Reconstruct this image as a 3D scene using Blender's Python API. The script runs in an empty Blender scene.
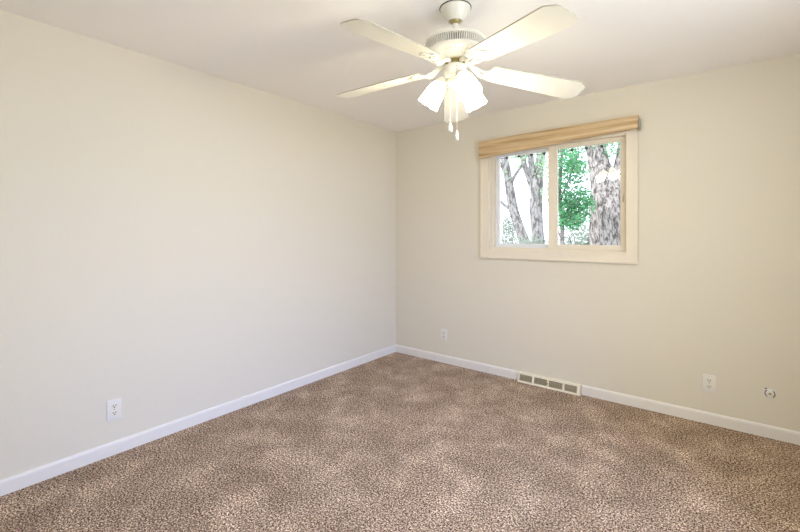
import bpy, bmesh, math, random
from mathutils import Vector, Matrix, noise
PI = math.pi
scene = bpy.context.scene
C = scene.collection
random.seed(7)

# ---------------------------------------------------------------- camera
cam_d = bpy.data.cameras.new('camera'); cam = bpy.data.objects.new('camera', cam_d); C.objects.link(cam)
cam.location = (2.85, -3.547, 1.3215)
cam.rotation_euler = (PI/2, 0, 0.66605)
cam_d.sensor_width = 36; cam_d.lens = 409.37/800*36; cam_d.shift_y = -0.0419
cam_d.clip_start = 0.02
scene.camera = cam

# ---------------------------------------------------------------- world, daylight, added fill, exposure
W = bpy.data.worlds.new('sky'); scene.world = W; W.use_nodes = True
S_SKY, C_SKY, S_SUN = 3.0, (0.80, 0.89, 1.0), 3.5
P_SIDE, C_SIDE = 33, (0.16, 0.36, 1.0)
P_WIDE, C_WIDE = 37, (0.90, 0.93, 0.92)
P_HALL_FILL, C_HALL_FILL = 14, (1.0, 0.93, 0.74)
K_LAMP, C_LAMP = 1.4, (1.0, 0.89, 0.62)
bg = W.node_tree.nodes['Background']; bg.inputs[0].default_value = (*C_SKY, 1); bg.inputs[1].default_value = S_SKY
def area(name, loc, rot, sx, sy, power, col, spread=180):
    l = bpy.data.lights.new(name, 'AREA'); l.shape = 'RECTANGLE'; l.size = sx; l.size_y = sy; l.energy = power; l.color = col; l.spread = math.radians(spread)
    o = bpy.data.objects.new(name, l); C.objects.link(o); o.location = loc; o.rotation_euler = rot; return o
# added cool and wide fill through an invented, unseen window of the right wall
area('side_fill_cool', (4.60, -2.70, 2.30), (0, math.radians(68), math.radians(-12)), 1.1, 1.6, P_SIDE, C_SIDE, 75)
area('side_fill_wide', (3.90, -2.40, 1.42), (0, math.radians(104), 0), 1.2, 2.0, P_WIDE, C_WIDE)
# added fill light from behind the camera, through an invented doorway and hallway
area('hallway_fill', (2.85, -5.0, 1.35), (math.radians(90), 0, 0), 1.3, 1.9, P_HALL_FILL, C_HALL_FILL)
sun = bpy.data.lights.new('sun', 'SUN'); sun.energy = S_SUN; sun.angle = 0.05; sun.color = (1, 0.97, 0.9)
so = bpy.data.objects.new('sun', sun); C.objects.link(so); so.rotation_euler = (math.radians(42), 0, math.radians(-30))
vs = scene.view_settings
vs.view_transform = 'Standard'; vs.look = 'None'; vs.gamma = 1; vs.use_curve_mapping = False; vs.exposure = 0.06
scene.cycles.max_bounces = 12; scene.cycles.diffuse_bounces = 8; scene.cycles.transparent_max_bounces = 12

# ---------------------------------------------------------------- materials
def mat(name, col, rough=0.6, metal=0.0, spec=0.5):
    m = bpy.data.materials.new(name); m.use_nodes = True
    b = m.node_tree.nodes['Principled BSDF']
    b.inputs['Base Color'].default_value = (*col, 1); b.inputs['Roughness'].default_value = rough
    b.inputs['Metallic'].default_value = metal; b.inputs['Specular IOR Level'].default_value = spec
    return m
def N(m, t, **kw):
    n = m.node_tree.nodes.new(t)
    for k, v in kw.items():
        if k in n.inputs: n.inputs[k].default_value = v
        else: setattr(n, k, v)
    return n
def L(m, a, b): m.node_tree.links.new(a, b)
def coords(m, scale=(1, 1, 1)):
    t = N(m, 'ShaderNodeTexCoord'); mp = N(m, 'ShaderNodeMapping'); mp.inputs['Scale'].default_value = scale
    L(m, t.outputs['Object'], mp.inputs['Vector']); return mp.outputs['Vector']
def ramp(m, fac, stops):
    r = N(m, 'ShaderNodeValToRGB'); e = r.color_ramp.elements
    while len(e) < len(stops): e.new(0.5)
    for el, (p, c) in zip(e, stops): el.position = p; el.color = (*c, 1)
    L(m, fac, r.inputs['Fac']); return r.outputs['Color']
def noisy(name, c1, c2, scale, rough=0.6, bump=0.0, stretch=(1, 1, 1), detail=4, dist=0.002, spec=0.5, lo=0.3, hi=0.7):
    m = mat(name, c1, rough, 0, spec); b = m.node_tree.nodes['Principled BSDF']
    v = coords(m, stretch); n = N(m, 'ShaderNodeTexNoise', Scale=scale, Detail=detail); L(m, v, n.inputs['Vector'])
    L(m, ramp(m, n.outputs['Fac'], [(lo, c1), (hi, c2)]), b.inputs['Base Color'])
    if bump:
        bp = N(m, 'ShaderNodeBump', Strength=bump, Distance=dist); L(m, n.outputs['Fac'], bp.inputs['Height']); L(m, bp.outputs['Normal'], b.inputs['Normal'])
    return m

M_wall = noisy('wall_paint', (0.70, 0.665, 0.58), (0.715, 0.68, 0.595), 90, 0.75, 0.06, spec=0.25)
M_ceil = noisy('ceiling_paint', (0.90, 0.885, 0.88), (0.91, 0.895, 0.89), 60, 0.85, 0.05, spec=0.2)
M_trim = noisy('trim_paint', (0.76, 0.74, 0.72), (0.78, 0.76, 0.74), 30, 0.45)
M_casing = noisy('casing_paint', (0.76, 0.70, 0.60), (0.78, 0.72, 0.62), 25, 0.45)
M_vinyl = mat('white_vinyl', (0.78, 0.80, 0.84), 0.35)
M_fan = noisy('fan_enamel', (0.74, 0.73, 0.67), (0.75, 0.74, 0.68), 20, 0.35)
M_fan_edge = mat('blade_edge', (0.42, 0.39, 0.31), 0.5)
M_dark = mat('dark_gap', (0.03, 0.028, 0.025), 0.8)
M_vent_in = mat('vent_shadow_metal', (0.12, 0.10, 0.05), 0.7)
M_brass = mat('antique_brass', (0.45, 0.38, 0.18), 0.4, 0.6)
M_plate = mat('outlet_plate', (0.76, 0.75, 0.73), 0.35)
M_recept = mat('receptacle', (0.76, 0.73, 0.66), 0.4)
M_slot = mat('slot', (0.06, 0.045, 0.03), 0.7)
M_vent = mat('register_enamel', (0.82, 0.77, 0.64), 0.4)
M_grille = mat('register_grille', (0.52, 0.46, 0.33), 0.5)
M_chain = mat('chain', (0.80, 0.76, 0.62), 0.35, 0.3)

# valance: pale streaky wood
M_wood = mat('valance_wood', (0.6, 0.45, 0.25), 0.5); b = M_wood.node_tree.nodes['Principled BSDF']
v = coords(M_wood, (0.6, 4, 14)); n = N(M_wood, 'ShaderNodeTexNoise', Scale=2.6, Detail=5, Distortion=0.4); L(M_wood, v, n.inputs['Vector'])
L(M_wood, ramp(M_wood, n.outputs['Fac'], [(0.30, (0.36, 0.22, 0.10)), (0.45, (0.52, 0.37, 0.20)), (0.55, (0.60, 0.46, 0.28)), (0.70, (0.70, 0.57, 0.38))]), b.inputs['Base Color'])

# carpet: speckled cut pile; pile marks with their sheen painted into the colour
M_carpet = mat('carpet_pile', (0.3, 0.2, 0.14), 1.0, 0, 0.05); b = M_carpet.node_tree.nodes['Principled BSDF']
v = coords(M_carpet)
n1 = N(M_carpet, 'ShaderNodeTexNoise', Scale=150, Detail=2, Roughness=0.8); L(M_carpet, v, n1.inputs['Vector'])
n2 = N(M_carpet, 'ShaderNodeTexNoise', Scale=95, Detail=3, Roughness=0.85); L(M_carpet, v, n2.inputs['Vector'])
mx = N(M_carpet, 'ShaderNodeMath', operation='ADD'); L(M_carpet, n1.outputs['Fac'], mx.inputs[0]); L(M_carpet, n2.outputs['Fac'], mx.inputs[1])
hf = N(M_carpet, 'ShaderNodeMath', operation='MULTIPLY'); hf.inputs[1].default_value = 0.5; L(M_carpet, mx.outputs[0], hf.inputs[0])
speck = ramp(M_carpet, hf.outputs[0], [(0.40, (0.015, 0.009, 0.006)), (0.465, (0.13, 0.082, 0.055)), (0.52, (0.43, 0.305, 0.215)), (0.58, (0.97, 0.80, 0.64))])
n3 = N(M_carpet, 'ShaderNodeTexNoise', Scale=4.2, Detail=7, Roughness=0.65, Distortion=0.3); L(M_carpet, v, n3.inputs['Vector'])
pile_sheen = ramp(M_carpet, n3.outputs['Fac'], [(0.38, (0.80, 0.79, 0.77)), (0.49, (0.95, 0.94, 0.93)), (0.56, (1.07, 1.08, 1.07)), (0.64, (1.28, 1.30, 1.30))])
mul = N(M_carpet, 'ShaderNodeMix', data_type='RGBA', blend_type='MULTIPLY'); mul.inputs[0].default_value = 1.0
L(M_carpet, speck, mul.inputs[6]); L(M_carpet, pile_sheen, mul.inputs[7]); L(M_carpet, mul.outputs[2], b.inputs['Base Color'])
bp = N(M_carpet, 'ShaderNodeBump', Strength=0.8, Distance=0.01); L(M_carpet, hf.outputs[0], bp.inputs['Height']); L(M_carpet, bp.outputs['Normal'], b.inputs['Normal'])

# clear window glass
M_glass = bpy.data.materials.new('window_glass'); M_glass.use_nodes = True; nt = M_glass.node_tree; nt.nodes.clear()
tr = N(M_glass, 'ShaderNodeBsdfTransparent'); gl = N(M_glass, 'ShaderNodeBsdfGlossy', Roughness=0.0); fr = N(M_glass, 'ShaderNodeFresnel', IOR=1.5)
ms = N(M_glass, 'ShaderNodeMixShader'); out = N(M_glass, 'ShaderNodeOutputMaterial')
L(M_glass, fr.outputs[0], ms.inputs[0]); L(M_glass, tr.outputs[0], ms.inputs[1]); L(M_glass, gl.outputs[0], ms.inputs[2]); L(M_glass, ms.outputs[0], out.inputs[0])

def emissive(name, col, strength, base=(0.9, 0.88, 0.8)):
    m = mat(name, base, 0.3); b = m.node_tree.nodes['Principled BSDF']
    b.inputs['Emission Color'].default_value = (*col, 1); b.inputs['Emission Strength'].default_value = strength; return m
M_shade = emissive('lit_frosted_glass', C_LAMP, 7.0*K_LAMP)
M_bulb = emissive('lit_bulb', C_LAMP, 22.0*K_LAMP)

# bark / leaves
def bark(name, c1, c2, sc):
    m = mat(name, c1, 0.95, 0, 0.1); b = m.node_tree.nodes['Principled BSDF']
    v = coords(m, (1, 1, 0.34)); n = N(m, 'ShaderNodeTexNoise', Scale=sc, Detail=6, Roughness=0.7, Distortion=0.5); L(m, v, n.inputs['Vector'])
    L(m, ramp(m, n.outputs['Fac'], [(0.42, c1), (0.56, c2)]), b.inputs['Base Color'])
    bp = N(m, 'ShaderNodeBump', Strength=1.0, Distance=0.05); L(m, n.outputs['Fac'], bp.inputs['Height']); L(m, bp.outputs['Normal'], b.inputs['Normal']); return m
M_bark_big = bark('furrowed_grey_bark', (0.10, 0.085, 0.085), (0.50, 0.455, 0.44), 26)
M_bark = bark('grey_bark', (0.11, 0.10, 0.10), (0.40, 0.38, 0.38), 15)
def leafmat(name, c1, c2):
    m = noisy(name, c1, c2, 3.0, 0.5, spec=0.3); nt = m.node_tree; b = nt.nodes['Principled BSDF']
    t = N(m, 'ShaderNodeBsdfTranslucent'); t.inputs[0].default_value = (c2[0]*1.1, min(1, c2[1]*1.2), c2[2], 1)
    x = N(m, 'ShaderNodeMixShader'); x.inputs[0].default_value = 0.4; o = nt.nodes['Material Output']
    L(m, b.outputs[0], x.inputs[1]); L(m, t.outputs[0], x.inputs[2]); L(m, x.outputs[0], o.inputs[0]); return m
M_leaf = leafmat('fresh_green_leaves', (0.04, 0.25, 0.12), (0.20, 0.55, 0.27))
M_leaf_dark = leafmat('dark_green_leaves', (0.03, 0.10, 0.07), (0.10, 0.30, 0.17))  # darker leaf tone, mixed at random among the fresh green ones
M_leaf_pale = leafmat('pale_green_leaves', (0.20, 0.42, 0.26), (0.50, 0.68, 0.46))
M_brush = leafmat('grey_brush_leaves', (0.13, 0.16, 0.15), (0.42, 0.46, 0.42))
M_ground = noisy('leaf_litter_ground', (0.22, 0.20, 0.16), (0.55, 0.54, 0.48), 4, 1.0)

# ---------------------------------------------------------------- mesh helpers
def box(bm, x0, x1, y0, y1, z0, z1, bev=0.0):
    r = bmesh.ops.create_cube(bm, size=1.0)
    bmesh.ops.scale(bm, vec=(x1-x0, y1-y0, z1-z0), verts=r['verts'])
    bmesh.ops.translate(bm, vec=((x0+x1)/2, (y0+y1)/2, (z0+z1)/2), verts=r['verts'])
    if bev:
        es = list({e for v in r['verts'] for e in v.link_edges})
        bmesh.ops.bevel(bm, geom=es, offset=bev, segments=2, affect='EDGES', profile=0.6)
def lathe(bm, prof, seg=48, mtx=Matrix(), closed=False):
    rings = []
    for r, z in prof:
        if r < 1e-5: rings.append([bm.verts.new(mtx @ Vector((0, 0, z)))])
        else: rings.append([bm.verts.new(mtx @ Vector((r*math.cos(2*PI*i/seg), r*math.sin(2*PI*i/seg), z))) for i in range(seg)])
    for a, b in zip(rings, rings[1:]):
        for i in range(seg):
            j = (i+1) % seg
            if len(a) == 1 and len(b) == 1: continue
            if len(a) == 1: bm.faces.new((a[0], b[i], b[j]))
            elif len(b) == 1: bm.faces.new((a[i], b[0], a[j]))
            else: bm.faces.new((a[i], b[i], b[j], a[j]))
def tube(bm, pts, rad, seg=12, cap=True):
    pts = [Vector(p) for p in pts]; rads = rad if isinstance(rad, (list, tuple)) else [rad]*len(pts)
    prev = None; rings = []
    for i, p in enumerate(pts):
        t = (pts[min(i+1, len(pts)-1)] - pts[max(i-1, 0)]).normalized()
        if prev is None: u = t.orthogonal().normalized()
        else: u = (prev - t*prev.dot(t)).normalized()
        prev = u; w = t.cross(u)
        rings.append([bm.verts.new(p + rads[i]*(math.cos(2*PI*k/seg)*u + math.sin(2*PI*k/seg)*w)) for k in range(seg)])
    for a, b in zip(rings, rings[1:]):
        for k in range(seg): bm.faces.new((a[k], a[(k+1) % seg], b[(k+1) % seg], b[k]))
    if cap:
        bm.faces.new(list(reversed(rings[0]))); bm.faces.new(rings[-1])
def prism(bm, pts, f0, f1):
    """pts: 2D outline; f0/f1 map (a,b) to 3D for the two faces"""
    A = [bm.verts.new(f0(*p)) for p in pts]; B = [bm.verts.new(f1(*p)) for p in pts]
    bm.faces.new(A); bm.faces.new(list(reversed(B)))
    n = len(pts); side = []
    for i in range(n): side.append(bm.faces.new((A[i], B[i], B[(i+1) % n], A[(i+1) % n])))
    return side
def spline(pts, n=8):
    P = [Vector(p) for p in pts]; out = []
    for i in range(len(P)-1):
        p0, p1, p2, p3 = P[max(i-1, 0)], P[i], P[i+1], P[min(i+2, len(P)-1)]
        for k in range(n):
            t = k/n
            out.append(0.5*((2*p1)+(p2-p0)*t+(2*p0-5*p1+4*p2-p3)*t*t+(3*p1-p0-3*p2+p3)*t**3))
    out.append(P[-1]); return out
def obj(name, bm, m, parent=None, smooth=False, loc=None):
    bmesh.ops.recalc_face_normals(bm, faces=bm.faces)
    me = bpy.data.meshes.new(name); bm.to_mesh(me); bm.free()
    for x in (m if isinstance(m, (list, tuple)) else [m]): me.materials.append(x)
    if smooth:
        for p in me.polygons: p.use_smooth = True
        if smooth == 'auto':
            me.set_sharp_from_angle(angle=math.radians(35))
    o = bpy.data.objects.new(name, me); C.objects.link(o)
    if parent: o.parent = parent
    if loc: o.location = loc
    return o
def thing(name, label, cat, loc=(0, 0, 0), rotz=0, group=None):
    o = bpy.data.objects.new(name, None); C.objects.link(o); o.location = loc; o.rotation_euler = (0, 0, rotz)
    o.empty_display_size = 0.05
    o['label'] = label; o['category'] = cat
    if group: o['group'] = group
    return o
def tag(o, label, cat, group=None, kind=None):
    o['label'] = label; o['category'] = cat
    if group: o['group'] = group
    if kind: o['kind'] = kind
    return o
def struct(name, bm, m, parent=None, smooth=False):
    o = obj(name, bm, m, parent, smooth)
    if parent is None: o['kind'] = 'structure'
    return o
def new(): return bmesh.new()

# ---------------------------------------------------------------- room shell
RX, RY, H, T = 3.66, -3.75, 2.44, 0.16
bm = new(); box(bm, -T, RX+T, RY-T, T, -0.12, 0); struct('floor', bm, M_carpet)
bm = new(); box(bm, -T, RX+T, RY-T, T, H, H+0.12); struct('ceiling', bm, M_ceil)
bm = new(); box(bm, -T, 0, RY-T, T, 0, H); struct('wall_left', bm, M_wall)
WX0, WX1, WZ0, WZ1 = 1.128, 2.281, 1.158, 2.085      # opening in the back wall
def wall_hole(name, axis, a0, a1, b0, b1, h0, h1, z0, z1):
    bm = new()
    for (p0, p1, q0, q1) in ((a0, h0, 0, H), (h1, a1, 0, H), (h0, h1, 0, z0), (h0, h1, z1, H)):
        if q1-q0 < 1e-4: continue
        if axis == 'x': box(bm, p0, p1, b0, b1, q0, q1)
        else: box(bm, b0, b1, p0, p1, q0, q1)
    return struct(name, bm, M_wall)
wall_hole('wall_back', 'x', 0, RX, 0, T, WX0, WX1, WZ0, WZ1)
wall_hole('wall_right', 'y', RY-T, T, RX, RX+T, -3.45, -1.35, 0.75, 2.05)
wall_hole('wall_front', 'x', 0, RX, RY-T, RY, 2.30, 3.40, 0.0, 2.10)
# invented doorway's hallway, unseen; added to hold the fill and shut out sky
bm = new(); box(bm, 1.94, 2.10, -5.4, RY-T, 0, H); struct('wall_added_hallway_left', bm, M_wall)
bm = new(); box(bm, RX+T, RX+T+0.16, -5.4, RY-T, 0, H); struct('wall_added_hallway_right', bm, M_wall)
bm = new(); box(bm, 1.94, RX+T+0.16, -5.56, -5.4, 0, H); struct('wall_added_hallway_end', bm, M_wall)
bm = new(); box(bm, 1.94, RX+T+0.16, -5.56, RY-T, H, H+0.12); struct('ceiling_added_hallway', bm, M_ceil)
bm = new(); box(bm, 1.94, RX+T+0.16, -5.56, RY-T, -0.12, 0); struct('floor_added_hallway', bm, M_carpet)

def baseboard(name, x0, x1, y0, y1, axis):
    """board with a rounded top edge, profile swept along one axis"""
    prof = [(0, 0), (0.013, 0), (0.013, 0.062), (0.011, 0.071), (0.006, 0.078), (0, 0.078)]
    bm = new()
    if axis == 'x': s = 1 if y1 > y0 else -1; prism(bm, prof, lambda a, b: (x0, y0+s*a, b), lambda a, b: (x1, y0+s*a, b))
    else: s = 1 if x1 > x0 else -1; prism(bm, prof, lambda a, b: (x0+s*a, y0, b), lambda a, b: (x0+s*a, y1, b))
    return struct(name, bm, M_trim)
baseboard('baseboard_left', 0, 1, RY, 0, 'y')
bm = new()
prof = [(0, 0), (0.013, 0), (0.013, 0.062), (0.011, 0.071), (0.006, 0.078), (0, 0.078)]
for a, b in ((0.0, 1.424), (1.953, RX)):
    prism(bm, prof, lambda p, z: (a, -p, z), lambda p, z: (b, -p, z))
struct('baseboard_back', bm, M_trim)
baseboard('baseboard_right', RX, RX-1, RY, 0, 'y')

# ---------------------------------------------------------------- window in the back wall
win = bpy.data.objects.new('window_1', None); C.objects.link(win); win['kind'] = 'structure'; win.location = (1.7, 0, 1.6)
def wobj(name, bm, m, smooth=False, parent=None):
    bmesh.ops.translate(bm, vec=(-1.7, 0, -1.6), verts=bm.verts); return obj(name, bm, m, parent or win, smooth)
CX0, CX1, CZ0, CZ1 = 1.054, 2.349, 1.087, 2.15
def frame4(bm, x0, x1, z0, z1, wl, wr, wb, wt, y0, y1, bev=0.0):
    """mitred picture-frame of four boards"""
    o = [(x0, z0), (x1, z0), (x1, z1), (x0, z1)]; i = [(x0+wl, z0+wb), (x1-wr, z0+wb), (x1-wr, z1-wt), (x0+wl, z1-wt)]
    for k in range(4):
        j = (k+1) % 4; q = [o[k], o[j], i[j], i[k]]
        prism(bm, q, lambda a, b: (a, y0, b), lambda a, b: (a, y1, b))
    if bev: 
        bmesh.ops.remove_doubles(bm, verts=bm.verts, dist=1e-5)
bm = new(); frame4(bm, CX0, CX1, CZ0, CZ1, WX0-CX0+0.004, CX1-WX1+0.004, WZ0-CZ0+0.004, 0.07, -0.019, 0.0)
# raised back band around the casing
frame4(bm, CX0-0.004, CX1+0.004, CZ0-0.004, CZ1+0.004, 0.016, 0.016, 0.016, 0.016, -0.025, -0.001)
wobj('window_casing', bm, M_casing)
bm = new(); frame4(bm, WX0, WX1, WZ0, WZ1, 0.012, 0.012, 0.012, 0.012, 0.0, T); wobj('window_jamb', bm, M_casing)
# fixed track between the jamb and the sashes
bm = new(); frame4(bm, WX0+0.012, WX1-0.012, WZ0+0.012, WZ1-0.012, 0.013, 0.013, 0.013, 0.013, 0.052, 0.13); wobj('window_track', bm, M_casing)
GZ0, GZ1 = 1.219, 2.037
def sash(x0, x1, gx0, gx1, y0, y1, m):
    bm = new(); z0, z1 = WZ0+0.025, WZ1-0.022
    frame4(bm, x0, x1, z0, z1, gx0-x0-0.006, x1-gx1-0.006, GZ0-z0-0.006, z1-GZ1-0.006, y0, y1)
    frame4(bm, gx0-0.008, gx1+0.008, GZ0-0.008, GZ1+0.008, 0.008, 0.008, 0.008, 0.008, y0+0.008, y1-0.004)
    s = wobj('window_sash', bm, m)
    bm = new(); yc = (y0+y1)/2; box(bm, gx0-0.004, gx1+0.004, yc-0.0015, yc+0.0015, GZ0-0.004, GZ1+0.004)
    bmesh.ops.translate(bm, vec=(-1.7, 0, -1.6), verts=bm.verts); g = obj('window_glass', bm, M_glass, s)
    return s
sash(1.155, 1.700, 1.190, 1.657, 0.088, 0.122, M_vinyl)
rs = sash(1.664, 2.258, 1.740, 2.223, 0.046, 0.082, M_casing)
bm = new(); box(bm, 2.235, 2.247, 0.030, 0.046, 1.555, 1.60, 0.003); box(bm, 2.237, 2.245, 0.016, 0.032, 1.57, 1.615, 0.003)
bmesh.ops.translate(bm, vec=(-1.7, 0, -1.6), verts=bm.verts); obj('latch', bm, M_casing, rs)

# valance above the window
vl = thing('window_valance', 'streaky pale wood valance board mounted across the top of the window', 'valance', (1.711, -0.019, 2.1))
bm = new()
sec_n = 24; x0, x1 = -0.648, 0.648
def vsec(u):     # cross-section outline (y,z) at u in 0..1 along the board
    zt = 0.076 + 0.017*u; zb = -0.088 + 0.082*u; y = -0.054; h = zt-zb
    return [(0, zt), (y-0.006, zt), (y-0.006, zt-0.10*h), (y, zt-0.16*h), (y-0.002, zt-0.45*h), (y-0.007, zt-0.62*h), (y-0.008, zb+0.02*h), (y-0.002, zb), (y+0.010, zb), (y+0.010, zt-0.05*h), (0, zt-0.05*h)]
rings = [[bm.verts.new((x0+(x1-x0)*k/sec_n, a, b)) for a, b in vsec(k/sec_n)] for k in range(sec_n+1)]
for a, b in zip(rings, rings[1:]):
    for i in range(len(a)): j = (i+1) % len(a); bm.faces.new((a[i], a[j], b[j], b[i]))
bm.faces.new(rings[0]); bm.faces.new(list(reversed(rings[-1])))
obj('fascia_board', bm, M_wood, vl)
for sx in (-1, 1):
    bm = new(); xx = 0.648*sx
    if sx > 0: box(bm, xx-0.004, xx+0.003, -0.056, 0, -0.004, 0.094, 0.001)
    else: box(bm, xx-0.003, xx+0.004, -0.054, 0, -0.082, 0.078, 0.001)
    o = obj('end_cap', bm, M_wood, vl)
bm = new(); box(bm, 0.652, 0.662, -0.03, 0.016, -0.012, 0.075, 0.002); tube(bm, [(0.657, -0.03, 0.01), (0.663, -0.034, -0.012), (0.658, -0.03, -0.025)], 0.002, 6)
obj('bracket', bm, mat('bracket_metal', (0.45, 0.45, 0.42), 0.4, 0.7), vl)

# invented, unseen window of the right wall, added to let cool light in
w2 = bpy.data.objects.new('window_added', None); C.objects.link(w2); w2['kind'] = 'structure'; w2.location = (RX, -2.4, 1.4)
bm = new()
for (a0, a1, z0, z1) in ((-1.05, 1.05, -0.65, -0.60), (-1.05, 1.05, 0.60, 0.65), (-1.05, -1.0, -0.6, 0.6), (1.0, 1.05, -0.6, 0.6), (-0.025, 0.025, -0.6, 0.6)):
    box(bm, 0.04, 0.09, a0, a1, z0, z1)
obj('window_frame', bm, M_vinyl, w2)

# ---------------------------------------------------------------- floor register
rg = thing('floor_register', 'long cream metal heating register at baseboard height below the window', 'vent', (1.6885, 0, 0))
bm = new(); w = 0.2625
# sloping body: deep at the foot, shallow at the top; hollow behind four openings
op = [(-0.248, -0.135), (-0.118, -0.007), (0.010, 0.121), (0.138, 0.235)]
def face_y(z): return -0.052 + (z/0.079)*0.022
zb, zt, zo0, zo1 = 0.0, 0.079, 0.016, 0.066
def slab(bm, a0, a1, z0, z1, t=0.004):
    A = [(a0, face_y(z0), z0), (a1, face_y(z0), z0), (a1, face_y(z1), z1), (a0, face_y(z1), z1)]
    B = [(x, y+t, z) for x, y, z in A]
    va = [bm.verts.new(p) for p in A]; vb = [bm.verts.new(p) for p in B]
    bm.faces.new(va); bm.faces.new(vb[::-1])
    for i in range(4): j = (i+1) % 4; bm.faces.new((va[i], vb[i], vb[j], va[j]))
slab(bm, -w, w, zb, zo0); slab(bm, -w, w, zo1, zt)
xs = [-w] + [x for p in op for x in p] + [w]
for i in range(0, len(xs), 2): slab(bm, xs[i], xs[i+1], zo0, zo1)
box(bm, -w, w, face_y(zt), 0.0, zt-0.004, zt)
for s in (-1, 1):
    prism(bm, [(0, 0), (-0.052, 0), (face_y(zt), zt), (0, zt)], lambda a, b: (s*w, a, b), lambda a, b: (s*(w-0.004), a, b))
obj('register_body', bm, M_vent, rg)
for a0, a1 in op:
    bm = new()
    nz = 7
    for k in range(nz):                      # tilted louvre blades
        z = zo0+0.003+(zo1-zo0-0.006)*k/(nz-1); y = face_y(z)+0.006
        box(bm, a0-0.002, a1+0.002, y, y+0.008, z-0.0014, z+0.0014)
    for k in range(6):
        x = a0+(a1-a0)*(k+0.5)/6; box(bm, x-0.001, x+0.001, face_y(zo0)+0.016, face_y(zo0)+0.020, zo0, zo1)
    obj('louvre_grille', bm, M_grille, rg)
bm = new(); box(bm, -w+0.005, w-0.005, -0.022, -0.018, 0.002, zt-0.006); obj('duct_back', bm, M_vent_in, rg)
bm = new(); box(bm, -0.004, 0.004, face_y(0.05)-0.014, face_y(0.05)+0.004, 0.035, 0.045, 0.001); tt = obj('damper_lever', bm, M_brass, rg)

# ---------------------------------------------------------------- outlets
def outlet(label, loc, rotz, dark):
    t = thing('wall_outlet', label, 'outlet', loc, rotz, None)      # local: x along the wall, -y out of the wall
    bm = new(); box(bm, -0.037, 0.037, -0.007, 0.0, -0.059, 0.059, 0.0025); obj('cover_plate', bm, M_plate, t, 'auto')
    for s in (-1, 1):
        bm = new(); pts = []
        for k in range(28):
            a = 2*PI*k/28; pts.append((0.0172*math.cos(a), max(-0.0135, min(0.0135, 0.0172*math.sin(a)))+s*0.0205))
        prism(bm, pts, lambda a, b: (a, -0.0095, b), lambda a, b: (a, -0.006, b)); r = obj('receptacle', bm, M_recept, t)
        bm = new()
        box(bm, -0.0085, -0.0050, -0.0102, -0.009, s*0.0205-0.001, s*0.0205+0.009); box(bm, 0.0050, 0.0085, -0.0102, -0.009, s*0.0205, s*0.0205+0.008)
        lathe(bm, [(0, 0), (0.0036, 0), (0.0036, 0.0012), (0, 0.0012)], 12, Matrix.Translation((0, -0.009, s*0.0205-0.007)) @ Matrix.Rotation(PI/2, 4, 'X'))
        obj('socket_slot', bm, M_slot, r)
    bm = new(); lathe(bm, [(0, 0), (0.0032, 0), (0.0028, 0.0016), (0, 0.002)], 12, Matrix.Translation((0, -0.007, 0)) @ Matrix.Rotation(PI/2, 4, 'X')); obj('screw', bm, M_brass, t)
    return t
outlet('white duplex wall outlet on the left wall above the cool-lit carpet', (0, -2.681, 0.267), PI/2, 0)
outlet('small white wall outlet close to the far room corner, left of the window', (0.632, 0, 0.283), 0, 0)
outlet('white wall outlet on the window wall between the floor register and cable jack', (2.782, 0, 0.279), 0, 0)

# ---------------------------------------------------------------- coax jack
cj = thing('cable_jack', 'round white cable jack set in the wall near the right edge', 'jack', (3.094, 0, 0.284))
R90 = Matrix.Rotation(PI/2, 4, 'X')
bm = new(); lathe(bm, [(0.0, 0), (0.030, 0), (0.030, 0.003), (0.026, 0.0055), (0.0, 0.006)], 36, R90); obj('jack_plate', bm, M_plate, cj, 'auto')
for s in (0, PI):
    bm = new(); pts = []
    for k in range(11): a = s-0.95+1.9*k/10; pts.append((0.0265*math.cos(a), 0.0265*math.sin(a)))
    for k in range(10, -1, -1): a = s-0.95+1.9*k/10; pts.append((0.0215*math.cos(a), 0.0215*math.sin(a)))
    prism(bm, pts, lambda a, b: (a, -0.0066, b), lambda a, b: (a, -0.0045, b)); obj('cutout', bm, M_slot, cj)
bm = new(); lathe(bm, [(0.0075, 0.005), (0.0075, 0.010), (0.0048, 0.010), (0.0048, 0.016), (0.0, 0.016)], 16, R90); obj('coaxial_connector', bm, M_brass, cj)
nh = thing('nail_hole', 'tiny dark nail hole in the wall just above the round jack', 'hole', (3.075, 0, 0.312))
bm = new(); lathe(bm, [(0.0, 0.0012), (0.004, 0.001), (0.005, 0.0)], 10, R90); obj('hole_rim', bm, M_slot, nh)

# ---------------------------------------------------------------- ceiling fan
FX, FY, K = 1.806, -1.772, 1.109
fan = thing('ceiling_fan', 'white five-blade ceiling fan with three lit tulip lamps', 'ceiling fan', (FX, FY, H))
def z_(z): return 1.3215+K*(z-1.3215)-H        # height in the fan's frame
def fobj(name, bm, m, smooth='auto', parent=None): return obj(name, bm, m, parent or fan, smooth)
# canopy
bm = new(); lathe(bm, [(0.0, 0.0), (0.0745, 0.0), (0.0755, -0.006), (0.073, -0.012), (0.067, -0.024), (0.052, -0.048), (0.040, -0.062), (0.0335, -0.068), (0.030, -0.066), (0.026, -0.058), (0.0, -0.055)], 56); fobj('canopy', bm, M_fan)
bm = new(); lathe(bm, [(0.0757, 0.0), (0.0785, -0.001), (0.0785, -0.003), (0.0757, -0.004)], 56); fobj('canopy_shadow_gap', bm, M_dark)  # dark ring painted in for the shadow gap between canopy and ceiling
bm = new(); lathe(bm, [(0.0, -0.05), (0.0255, -0.056), (0.027, -0.066), (0.021, -0.076), (0.013, -0.080), (0.0, -0.080)], 32); fobj('hanger_ball', bm, M_brass)
bm = new(); lathe(bm, [(0.0, -0.06), (0.0135, -0.06), (0.0135, -0.118), (0.018, -0.122), (0.024, -0.132), (0.030, -0.142), (0.0, -0.142)], 28); fobj('downrod', bm, M_fan)
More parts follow.
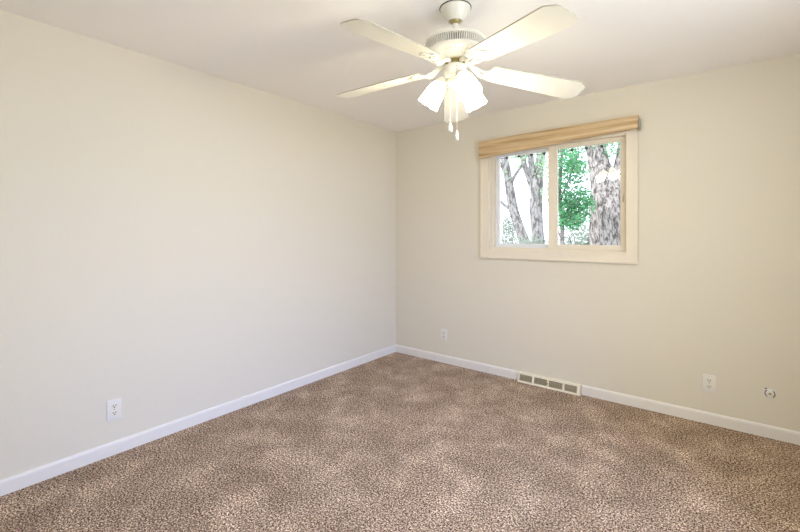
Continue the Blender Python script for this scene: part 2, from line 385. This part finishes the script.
# motor housing: upper dome, vented ring, lower bowl
zr0, zr1 = z_(2.178), z_(2.128)
bm = new(); lathe(bm, [(0.0, zr0+0.040), (0.030, zr0+0.038), (0.060, zr0+0.030), (0.105, zr0+0.016), (0.138, zr0+0.004), (0.150, zr0-0.002), (0.152, zr0-0.010), (0.147, zr0-0.015), (0.10, zr0-0.015)], 64); mh = fobj('motor_housing', bm, M_fan)
bm = new(); lathe(bm, [(0.128, zr0-0.010), (0.126, zr1+0.006)], 64); fobj('vent_core', bm, M_vent_in, parent=mh)
bm = new(); nf = 84                            # ring of slanted cooling fins
for k in range(nf):
    a = 2*PI*k/nf; c, s = math.cos(a), math.sin(a); tn = Vector((-s, c, 0)); rd = Vector((c, s, 0))
    q = []
    for (r, z) in ((0.1475, zr0-0.014), (0.139, zr1+0.004), (0.128, zr1+0.004), (0.130, zr0-0.014)):
        for w in (-1, 1): q.append(bm.verts.new(rd*r + tn*w*0.0026 + Vector((0, 0, z))))
    A = q[0::2]; B = q[1::2]; bm.faces.new(A); bm.faces.new(B[::-1])
    for i in range(4): j = (i+1) % 4; bm.faces.new((A[i], B[i], B[j], A[j]))
fobj('vent_fins', bm, M_fan, False, mh)
bm = new(); lathe(bm, [(0.1285, zr1+0.007), (0.1435, zr1+0.005), (0.145, zr1), (0.142, zr1-0.006), (0.132, zr1-0.014), (0.105, zr1-0.027), (0.078, zr1-0.036), (0.060, zr1-0.040), (0.0, zr1-0.040)], 64); lb = fobj('motor_bowl', bm, M_fan)
bm = new(); nf = 36                            # pressed flutes on the bowl
for k in range(nf):
    a = 2*PI*k/nf; c, s = math.cos(a), math.sin(a)
    def P(r, z, w): return Vector((c*r - s*w, s*r + c*w, z))
    q = [P(0.118, zr1-0.0215, -0.0022), P(0.118, zr1-0.0215, 0.0022), P(0.084, zr1-0.0350, 0.0013), P(0.084, zr1-0.0350, -0.0013)]
    va = [bm.verts.new(p) for p in q]; vb = [bm.verts.new(p+Vector((0, 0, 0.004))) for p in q]
    bm.faces.new(va); bm.faces.new(vb[::-1])
    for i in range(4): j = (i+1) % 4; bm.faces.new((va[i], vb[i], vb[j], va[j]))
fobj('bowl_flutes', bm, M_grille, False, lb)
zh = zr1-0.040
bm = new(); lathe(bm, [(0.050, zh+0.002), (0.050, zh-0.006), (0.036, zh-0.008), (0.036, zh-0.026), (0.0, zh-0.026)], 40); fobj('flywheel', bm, M_brass)
bm = new(); lathe(bm, [(0.0, zh-0.022), (0.046, zh-0.022), (0.054, zh-0.027), (0.056, zh-0.034), (0.054, zh-0.074), (0.049, zh-0.084), (0.030, zh-0.088), (0.0, zh-0.088)], 44); sw = fobj('switch_housing', bm, M_fan)
for k in range(5):
    bm = new(); a = k*2*PI/5+0.3; lathe(bm, [(0, 0), (0.003, 0), (0.003, 0.002), (0, 0.003)], 10, Matrix.Rotation(a, 4, 'Z') @ Matrix.Translation((0.0555, 0, zh-0.045)) @ Matrix.Rotation(PI/2, 4, 'Y')); fobj('screw', bm, M_brass, parent=sw)
# light fitter
zf = zh-0.088
bm = new(); lathe(bm, [(0.0, zf), (0.030, zf), (0.036, zf-0.006), (0.036, zf-0.030), (0.028, zf-0.040), (0.014, zf-0.044), (0.010, zf-0.054), (0.006, zf-0.060), (0.0, zf-0.061)], 36); fobj('light_fitter', bm, M_fan)
# blades
TX, TY, PIT = -0.004, -0.05, -0.187
R, W_, c_, r0, wr, dr = 0.617*K, 0.145*K, 0.039*K, 0.158*K, 0.111*K, 0.091
zc = z_(2.066)
for k in range(5):
    a = -0.42+k*2*PI/5; slope = -dr+TX*math.cos(a)+TY*math.sin(a)
    rd = Vector((math.cos(a), math.sin(a), 0)); tn = Vector((-math.sin(a), math.cos(a), 0))
    def BP(s, w, h=0.0): return rd*s + tn*(w*math.cos(PIT)) + Vector((0, 0, zc+slope*s+w*math.sin(PIT)+h))
    outl = [(r0, -wr/2+0.018), (r0+0.006, -wr/2+0.006), (r0+0.02, -wr/2), (R-c_*1.3, -W_/2), (R-c_*1.1, -W_/2+c_*0.03), (R-c_*.25, -W_/2+c_*.55), (R-c_*0.08, -W_/2+c_*0.9), (R-c_*0.05, -W_/2+c_*1.3),
            (R-c_*0.05, W_/2-c_*1.3), (R-c_*0.08, W_/2-c_*0.9), (R-c_*.25, W_/2-c_*.55), (R-c_*1.1, W_/2-c_*0.03), (R-c_*1.3, W_/2), (r0+0.02, wr/2), (r0+0.006, wr/2-0.006), (r0, wr/2-0.018)]
    bm = new(); side = prism(bm, outl, lambda s, w: BP(s, w, 0), lambda s, w: BP(s, w, 0.006))
    for f in side: f.material_index = 1
    bl = fobj('blade', bm, [M_fan, M_fan_edge], False)
    # blade iron: arm from the flywheel, flaring to a scalloped mounting plate under the blade
    bm = new()
    pl = [(r0-0.012, -0.012), (r0+0.004, -0.032), (r0+0.020, -0.044), (r0+0.036, -0.046), (r0+0.046, -0.040), (r0+0.052, -0.026), (r0+0.066, -0.016), (r0+0.082, -0.010), (r0+0.088, 0.0),
          (r0+0.082, 0.010), (r0+0.066, 0.016), (r0+0.052, 0.026), (r0+0.046, 0.040), (r0+0.036, 0.046), (r0+0.020, 0.044), (r0+0.004, 0.032), (r0-0.012, 0.012)]
    prism(bm, pl, lambda s, w: BP(s, w, -0.001), lambda s, w: BP(s, w, -0.005))
    p0 = rd*0.046 + Vector((0, 0, zh-0.012))
    p1 = rd*0.075 + Vector((0, 0, zh-0.016)); p2 = BP(r0-0.045, 0, -0.018); p3 = BP(r0-0.012, 0, -0.006); p4 = BP(r0+0.02, 0, -0.006)
    tube(bm, spline([p0, p1, p2, p3, p4], 5), [0.011]*6+[0.0095]*9+[0.008]*6, 10)
    for sgn in (-1, 1):
        tube(bm, spline([rd*0.085+tn*sgn*0.004+Vector((0, 0, zh-0.018)), BP(r0-0.035, sgn*0.022, -0.010), BP(r0+0.006, sgn*0.030, -0.004), BP(r0+0.026, sgn*0.030, -0.004)], 4), 0.0055, 8)
    bi = fobj('blade_iron', bm, M_fan, 'auto')
    for (s, w) in ((r0+0.022, -0.028), (r0+0.022, 0.028), (r0+0.062, 0.0)):
        bm = new(); lathe(bm, [(0, -0.003), (0.0042, -0.0015), (0.0042, 0.001), (0, 0.001)], 10, Matrix.Translation(BP(s, w, -0.006))); fobj('screw', bm, M_brass, parent=bi)
# three lamps
def lamp(az):
    rd = Vector((math.cos(az), math.sin(az), 0))
    base = rd*0.070 + Vector((0, 0, 2.083-H)); tip = rd*0.146 + Vector((0, 0, 1.972-H)); d = (tip-base).normalized(); Lh = (tip-base).length
    up = d.to_track_quat('Z', 'Y').to_matrix().to_4x4(); M = Matrix.Translation(base) @ up
    bm = new()
    tube(bm, spline([rd*0.026+Vector((0, 0, zf-0.018)), rd*0.050+Vector((0, 0, zf-0.010)), base-d*0.030, base-d*0.004], 5), 0.0075, 10); fobj('lamp_arm', bm, M_fan, True)
    bm = new(); lathe(bm, [(0.0, -0.022), (0.014, -0.022), (0.022, -0.012), (0.027, -0.002), (0.0275, 0.012), (0.022, 0.012), (0.0, 0.004)], 28, M); sk = fobj('lamp_socket', bm, M_fan)
    bm = new(); seg = 48; prof = [(0.024, 0.0), (0.027, 0.008), (0.035, 0.020), (0.043, 0.040), (0.048, 0.062), (0.0505, 0.086), (0.053, 0.108), (0.0555, 0.122), (0.0575, Lh)]
    def ringp(r, z, k, flute):
        a = 2*PI*k/seg; rr = r*(1+flute*0.012*math.cos(8*a)); zz = z + (0.0015*flute*math.cos(8*a) if z > 0.12 else 0); return M @ Vector((rr*math.cos(a), rr*math.sin(a), zz))
    outer = [[bm.verts.new(ringp(r, z, k, min(1, z/0.1))) for k in range(seg)] for r, z in prof]
    inner = [[bm.verts.new(ringp(r-0.003, z, k, min(1, z/0.1))) for k in range(seg)] for r, z in reversed(prof)]
    al = outer+inner
    for A, B in zip(al, al[1:]):
        for k in range(seg): bm.faces.new((A[k], A[(k+1) % seg], B[(k+1) % seg], B[k]))
    sh = fobj('lamp_shade', bm, M_shade, True, sk); sh['label'] = 'lit frosted white glass tulip shade'
    bm = new(); lathe(bm, [(0.0, 0.012), (0.011, 0.012), (0.012, 0.030), (0.022, 0.050), (0.027, 0.068), (0.024, 0.084), (0.012, 0.096), (0.0, 0.099)], 20, M); fobj('bulb', bm, M_bulb, True, sk)
    l = bpy.data.lights.new('bulb_light', 'POINT'); l.energy = 5.0*K_LAMP; l.color = C_LAMP; l.shadow_soft_size = 0.03
    o = bpy.data.objects.new('bulb_light', l); C.objects.link(o); o.parent = fan; o.location = tip + d*0.012
for deg in (33, 157, 290): lamp(math.radians(deg+38.16))
# pull chains
rv = Vector((math.cos(0.666), math.sin(0.666), 0)); fw = Vector((-math.sin(0.666), math.cos(0.666), 0))
for px_, dep, zt_, zb_ in ((-0.030, -0.045, zh-0.075, 1.855-H), (0.0, -0.057, zh-0.06, 1.812-H)):
    p = rv*px_ + fw*dep; bm = new(); n = int((zt_-zb_)/0.0062)
    for i in range(n):
        z = zt_-(i+0.5)*(zt_-zb_)/n; q = bmesh.ops.create_icosphere(bm, subdivisions=1, radius=0.0019, matrix=Matrix.Translation(p+Vector((0, 0, z))))
    tube(bm, [p+Vector((0, 0, zt_)), p+Vector((0, 0, zb_))], 0.0010, 6)
    tube(bm, [p*0.75+Vector((0, 0, zt_+0.012)), p+Vector((0, 0, zt_))], 0.003, 8)
    ch = fobj('pull_chain', bm, M_chain, True)
    bm = new(); lathe(bm, [(0, zb_+0.003), (0.0035, zb_+0.002), (0.005, zb_-0.006), (0.0085, zb_-0.022), (0.0105, zb_-0.036), (0.0085, zb_-0.043), (0.0, zb_-0.045)], 18, Matrix.Translation(p)); fobj('pendant', bm, M_fan, True, ch)

# ---------------------------------------------------------------- outside
GZ = -0.45
bm = new(); bmesh.ops.create_grid(bm, x_segments=60, y_segments=50, size=1.0)
for v in bm.verts:
    v.co.x = v.co.x*22-2; v.co.y = 0.4+(v.co.y+1)*16; v.co.z = GZ-0.06+0.12*noise.noise(v.co*0.35)+0.03*max(0, v.co.y-6)
struct('ground', bm, M_ground, smooth=True)

def trunk_mesh(bm, pts, rads, seg, amp, freq, n=10, seed=0.0):
    P = spline([(*p,) for p in pts], n); m = len(P)
    RR = []
    for i in range(m):
        t = i/(m-1)*(len(rads)-1); k = min(int(t), len(rads)-2); RR.append(rads[k]*(1-(t-k))+rads[k+1]*(t-k))
    prev = None; rings = []
    for i, p in enumerate(P):
        t = (P[min(i+1, m-1)]-P[max(i-1, 0)]).normalized()
        u = Vector((1, 0, 0)) if prev is None else prev; u = (u-t*u.dot(t)).normalized(); prev = u; w = t.cross(u); ring = []
        for k in range(seg):
            a = 2*PI*k/seg; d = math.cos(a)*u+math.sin(a)*w
            q = Vector((math.cos(a)*freq, math.sin(a)*freq, p.z*freq*0.45+seed))
            rid = abs(noise.noise(q))*1.6 - 0.35 + 0.5*noise.noise(q*2.7)
            ring.append(bm.verts.new(p+d*(RR[i]*(1+amp*rid))))
        rings.append(ring)
    for A, B in zip(rings, rings[1:]):
        for k in range(seg): bm.faces.new((A[k], A[(k+1) % seg], B[(k+1) % seg], B[k]))
    bm.faces.new(rings[-1])
def leaves(bm, blobs, size, rnd):
    """blobs: (centre, radii, count): little pointed folded leaves with all directions"""
    for c, r, n in blobs:
        for _ in range(n):
            while True:
                d = Vector((rnd.uniform(-1, 1), rnd.uniform(-1, 1), rnd.uniform(-1, 1)))
                if d.length < 1: break
            p = Vector((c[0]+d.x*r[0], c[1]+d.y*r[1], c[2]+d.z*r[2]))
            s = size*rnd.uniform(0.6, 1.3)
            ax = Vector((rnd.uniform(-1, 1), rnd.uniform(-1, 1), rnd.uniform(-1.0, 0.3))).normalized(); sd = ax.orthogonal().normalized()
            sd = (Matrix.Rotation(rnd.uniform(0, 2*PI), 3, ax) @ sd); nn = ax.cross(sd)
            v0 = bm.verts.new(p); v1 = bm.verts.new(p+ax*s*0.5+sd*s*0.3+nn*s*0.08); v2 = bm.verts.new(p+ax*s); v3 = bm.verts.new(p+ax*s*0.5-sd*s*0.3+nn*s*0.08)
            bm.faces.new((v0, v1, v2)); bm.faces.new((v0, v2, v3))
rnd = random.Random(3)
def tree(name, label, cat, base, group=None): return thing(name, label, cat, base, 0, group)
def rel(pts, b): return [(p[0]-b[0], p[1]-b[1], p[2]-b[2]) for p in pts]

# large furrowed tree close to the window
b0 = (1.40, 4.0, GZ); t = tree('large_tree', 'thick forked tree with furrowed grey bark filling the right pane', 'tree', b0, None)
bm = new(); trunk_mesh(bm, rel([(1.44, 4, GZ-0.1), (1.42, 4, 0.6), (1.40, 4, 1.2), (1.37, 4, 1.7), (1.33, 4.02, 2.05), (1.215, 4.02, 2.45), (1.14, 4.05, 2.85), (1.02, 4.1, 3.6), (0.9, 4.2, 5.0)], b0), [0.46, 0.34, 0.315, 0.31, 0.25, 0.165, 0.15, 0.14, 0.10], 84, 0.085, 5.5, 22); obj('trunk', bm, M_bark_big, t, True)
bm = new(); trunk_mesh(bm, rel([(1.42, 4.05, 1.55), (1.47, 4.05, 1.95), (1.53, 4.05, 2.3), (1.61, 4.05, 2.7), (1.65, 4.1, 3.3), (1.9, 4.2, 4.6)], b0), [0.16, 0.155, 0.135, 0.125, 0.12, 0.08], 56, 0.09, 4.5, 20, 9.0); obj('limb', bm, M_bark_big, t, True)
bm = new(); leaves(bm, [(rel([(0.75, 4.1, 3.0)], b0)[0], (0.5, 0.35, 0.30), 600), (rel([(1.15, 4.0, 2.85)], b0)[0], (0.25, 0.35, 0.16), 120), (rel([(1.5, 4.0, 2.75)], b0)[0], (0.3, 0.3, 0.2), 160)], 0.06, rnd)
fo = obj('foliage', bm, M_leaf, t)

# leafy sapling in front of it
b1 = (0.93, 2.9, GZ); t = tree('young_leafy_tree', 'slim bright green leafy tree growing just left of the thick trunk', 'tree', b1)
def nr(p): return (2.85+(p[0]-2.85)*0.902-b1[0], 2.85+(p[1]-3.6)*0.9-b1[1], 1.3215+(p[2]-1.3215)*0.902-b1[2])
bm = new(); trunk_mesh(bm, [nr(p) for p in [(0.74, 3.6, GZ-0.35), (0.70, 3.6, 0.5), (0.74, 3.6, 1.3), (0.70, 3.6, 2.1), (0.78, 3.6, 3.0)]], [0.04, 0.036, 0.03, 0.026, 0.013], 12, 0.1, 2, 6, 3)
obj('trunk', bm, M_bark, t, True)
for q in ([(0.73, 3.6, 1.4), (0.9, 3.6, 1.7), (1.08, 3.6, 1.9)], [(0.72, 3.6, 1.9), (0.85, 3.6, 2.2), (1.0, 3.6, 2.6)], [(0.73, 3.6, 1.2), (0.62, 3.6, 1.5), (0.5, 3.6, 1.9)]):
    bm = new(); tube(bm, spline([nr(p) for p in q], 5), [0.014]*5+[0.011]*5+[0.005], 7); obj('branch', bm, M_bark, t, True)
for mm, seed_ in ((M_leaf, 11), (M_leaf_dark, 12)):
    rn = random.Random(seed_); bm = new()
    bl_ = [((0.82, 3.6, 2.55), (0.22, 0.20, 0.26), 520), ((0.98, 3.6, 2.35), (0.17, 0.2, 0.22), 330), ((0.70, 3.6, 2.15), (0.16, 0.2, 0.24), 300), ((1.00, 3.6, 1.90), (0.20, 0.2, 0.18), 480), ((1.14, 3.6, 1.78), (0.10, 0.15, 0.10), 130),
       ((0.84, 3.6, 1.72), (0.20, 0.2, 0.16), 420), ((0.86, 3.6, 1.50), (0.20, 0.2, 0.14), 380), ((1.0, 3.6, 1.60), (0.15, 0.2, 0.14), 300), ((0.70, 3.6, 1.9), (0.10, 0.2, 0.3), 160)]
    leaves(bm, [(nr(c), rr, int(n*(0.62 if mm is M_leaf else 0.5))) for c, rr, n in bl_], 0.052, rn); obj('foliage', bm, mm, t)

# leaning slim tree, far left
b2 = (-1.2, 8.0, GZ); t = tree('leaning_tree', 'slim grey tree leaning leftwards at the left of the left pane', 'tree', b2)
bm = new(); trunk_mesh(bm, rel([(-1.15, 8, GZ-0.1), (-1.45, 8, 0.5), (-1.66, 8, 1.1), (-1.97, 8, 1.98), (-2.10, 8, 2.7), (-2.2, 8, 3.3), (-2.36, 8, 3.95), (-2.5, 8, 5.2)], b2), [0.20, 0.16, 0.15, 0.14, 0.125, 0.105, 0.09, 0.05], 32, 0.10, 3, 10, 4); obj('trunk', bm, M_bark, t, True)
for q in ([(-2.08, 8, 2.72), (-1.9, 8, 3.04), (-1.68, 8, 3.34), (-1.50, 8, 3.75), (-1.4, 8, 4.3)], [(-1.95, 8, 1.95), (-2.2, 8, 2.1), (-2.45, 8, 2.35), (-2.6, 8, 2.8)], [(-2.12, 8, 2.9), (-2.3, 8, 3.2), (-2.45, 8, 3.6)]):
    bm = new(); trunk_mesh(bm, rel(q, b2), [0.055, 0.045, 0.035, 0.025], 10, 0.1, 2, 6, 5); obj('branch', bm, M_bark, t, True)
bm = new(); leaves(bm, [(rel([c], b2)[0], r, n) for c, r, n in (((-2.2, 8, 3.9), (0.5, 0.5, 0.25), 130), ((-1.6, 7.9, 3.65), (0.35, 0.5, 0.25), 130), ((-2.3, 7.9, 3.0), (0.3, 0.4, 0.3), 50))], 0.09, rnd); obj('foliage', bm, M_leaf_pale, t)

# twin-stemmed middle tree
b3 = (-0.9, 7.0, GZ); t = tree('forked_tree', 'grey forked tree standing in the middle of the left pane', 'tree', b3)
bm = new(); trunk_mesh(bm, rel([(-0.88, 7, GZ-0.1), (-0.89, 7, 0.55), (-0.89, 7, 1.13), (-0.94, 7, 1.85), (-0.92, 7, 2.42), (-0.87, 7, 2.94), (-0.81, 7, 3.45), (-0.7, 7, 5.0)], b3), [0.22, 0.17, 0.155, 0.155, 0.15, 0.12, 0.11, 0.07], 36, 0.10, 3, 10, 6); obj('trunk', bm, M_bark, t, True)
for q in ([(-0.92, 7, 2.2), (-1.12, 7, 2.75), (-1.29, 7, 3.24), (-1.45, 7, 4.2)], [(-0.93, 7, 2.5), (-1.02, 6.9, 3.0), (-1.05, 6.9, 3.6), (-1.0, 6.9, 4.5)]):
    bm = new(); trunk_mesh(bm, rel(q, b3), [0.09, 0.08, 0.07, 0.05], 16, 0.1, 2.5, 8, 7); obj('branch', bm, M_bark, t, True)
bm = new(); leaves(bm, [(rel([c], b3)[0], r, n) for c, r, n in (((-0.9, 6.8, 3.55), (0.7, 0.4, 0.3), 260), ((-1.3, 6.8, 3.3), (0.35, 0.4, 0.25), 110), ((-0.65, 6.8, 3.0), (0.25, 0.4, 0.35), 120), ((-0.62, 6.8, 2.3), (0.15, 0.3, 0.3), 60))], 0.085, rnd); obj('foliage', bm, M_leaf_pale, t)

b4 = (-0.9, 7.6, GZ); t = tree('sapling', 'very thin sapling stem close behind the right side of the forked tree', 'tree', b4)
bm = new(); trunk_mesh(bm, rel([(-0.70, 7.5, GZ-0.1), (-0.70, 7.5, 1.6), (-0.66, 7.5, 2.5), (-0.66, 7.5, 3.5), (-0.6, 7.5, 4.8)], b4), [0.06, 0.055, 0.05, 0.04, 0.02], 14, 0.1, 2, 8, 8); obj('trunk', bm, M_bark, t, True)
bm = new(); leaves(bm, [((0.25, -0.1, 3.7), (0.15, 0.3, 0.3), 50)], 0.08, rnd); obj('foliage', bm, M_leaf_pale, t)

# brush and shrubs along the foot of the view
def shrub(label, c, r, n, m, size, grp=None):
    b = (c[0], c[1], GZ); t = thing('shrub', label, 'shrub', b, 0, grp)
    for k in range(5):
        a = k*2*PI/5; bm = new(); tube(bm, spline([(0.04*math.cos(a), 0.04*math.sin(a), -0.05), (0.3*r[0]*math.cos(a), 0.3*r[1]*math.sin(a), (c[2]-GZ)*0.6), (0.7*r[0]*math.cos(a), 0.7*r[1]*math.sin(a), (c[2]-GZ)+r[2]*0.6)], 5), [0.02]*5+[0.014]*5+[0.006], 6); obj('stem', bm, M_bark, t, True)
    bm = new(); leaves(bm, [((0, 0, c[2]-GZ), r, n), ((0, 0, (c[2]-GZ)*0.5), (r[0]*0.9, r[1]*0.9, (c[2]-GZ)*0.5), n//2)], size, rnd); obj('foliage', bm, m, t)
shrub('low grey-green shrub at the foot of the forked tree', (-0.63, 5.85, 0.80), (0.58, 0.35, 0.50), 1900, M_brush, 0.06)
shrub('sparse pale brush below the leaning tree at bottom left', (-1.95, 7.2, 0.90), (0.60, 0.4, 0.50), 1100, M_brush, 0.065)
shrub('dark leafy shrub growing low between green tree and thick trunk', (0.74, 5.1, 0.98), (0.50, 0.40, 0.52), 2600, M_brush, 0.06)
shrub('small dark bush hanging beside the leaning trunk at left edge', (-2.62, 9.2, 1.55), (0.32, 0.3, 0.35), 520, M_brush, 0.075)

# cable with clips along the top of the window, outside
cb = thing('clip_cable', 'thin cable with small dark clips strung outside across the window top', 'cable', (1.65, 0.30, 2.068))
bm = new(); tube(bm, [(-0.75+0.05*i, 0, -0.004-0.006*math.sin(PI*i*0.27)**2) for i in range(31)], 0.0035, 8); obj('wire', bm, mat('cable_grey', (0.2, 0.2, 0.2), 0.6), cb, True)
for i in range(10):
    bm = new(); x = -0.72+0.123*i; box(bm, x-0.010, x+0.010, -0.008, 0.008, -0.018, 0.008, 0.003); obj('clip', bm, M_dark, cb)
for x in (-0.745, 0.75):
    bm = new(); tube(bm, [(x, 0, -0.004), (x, -0.14, -0.004)], 0.004, 8); obj('hook', bm, M_dark, cb)
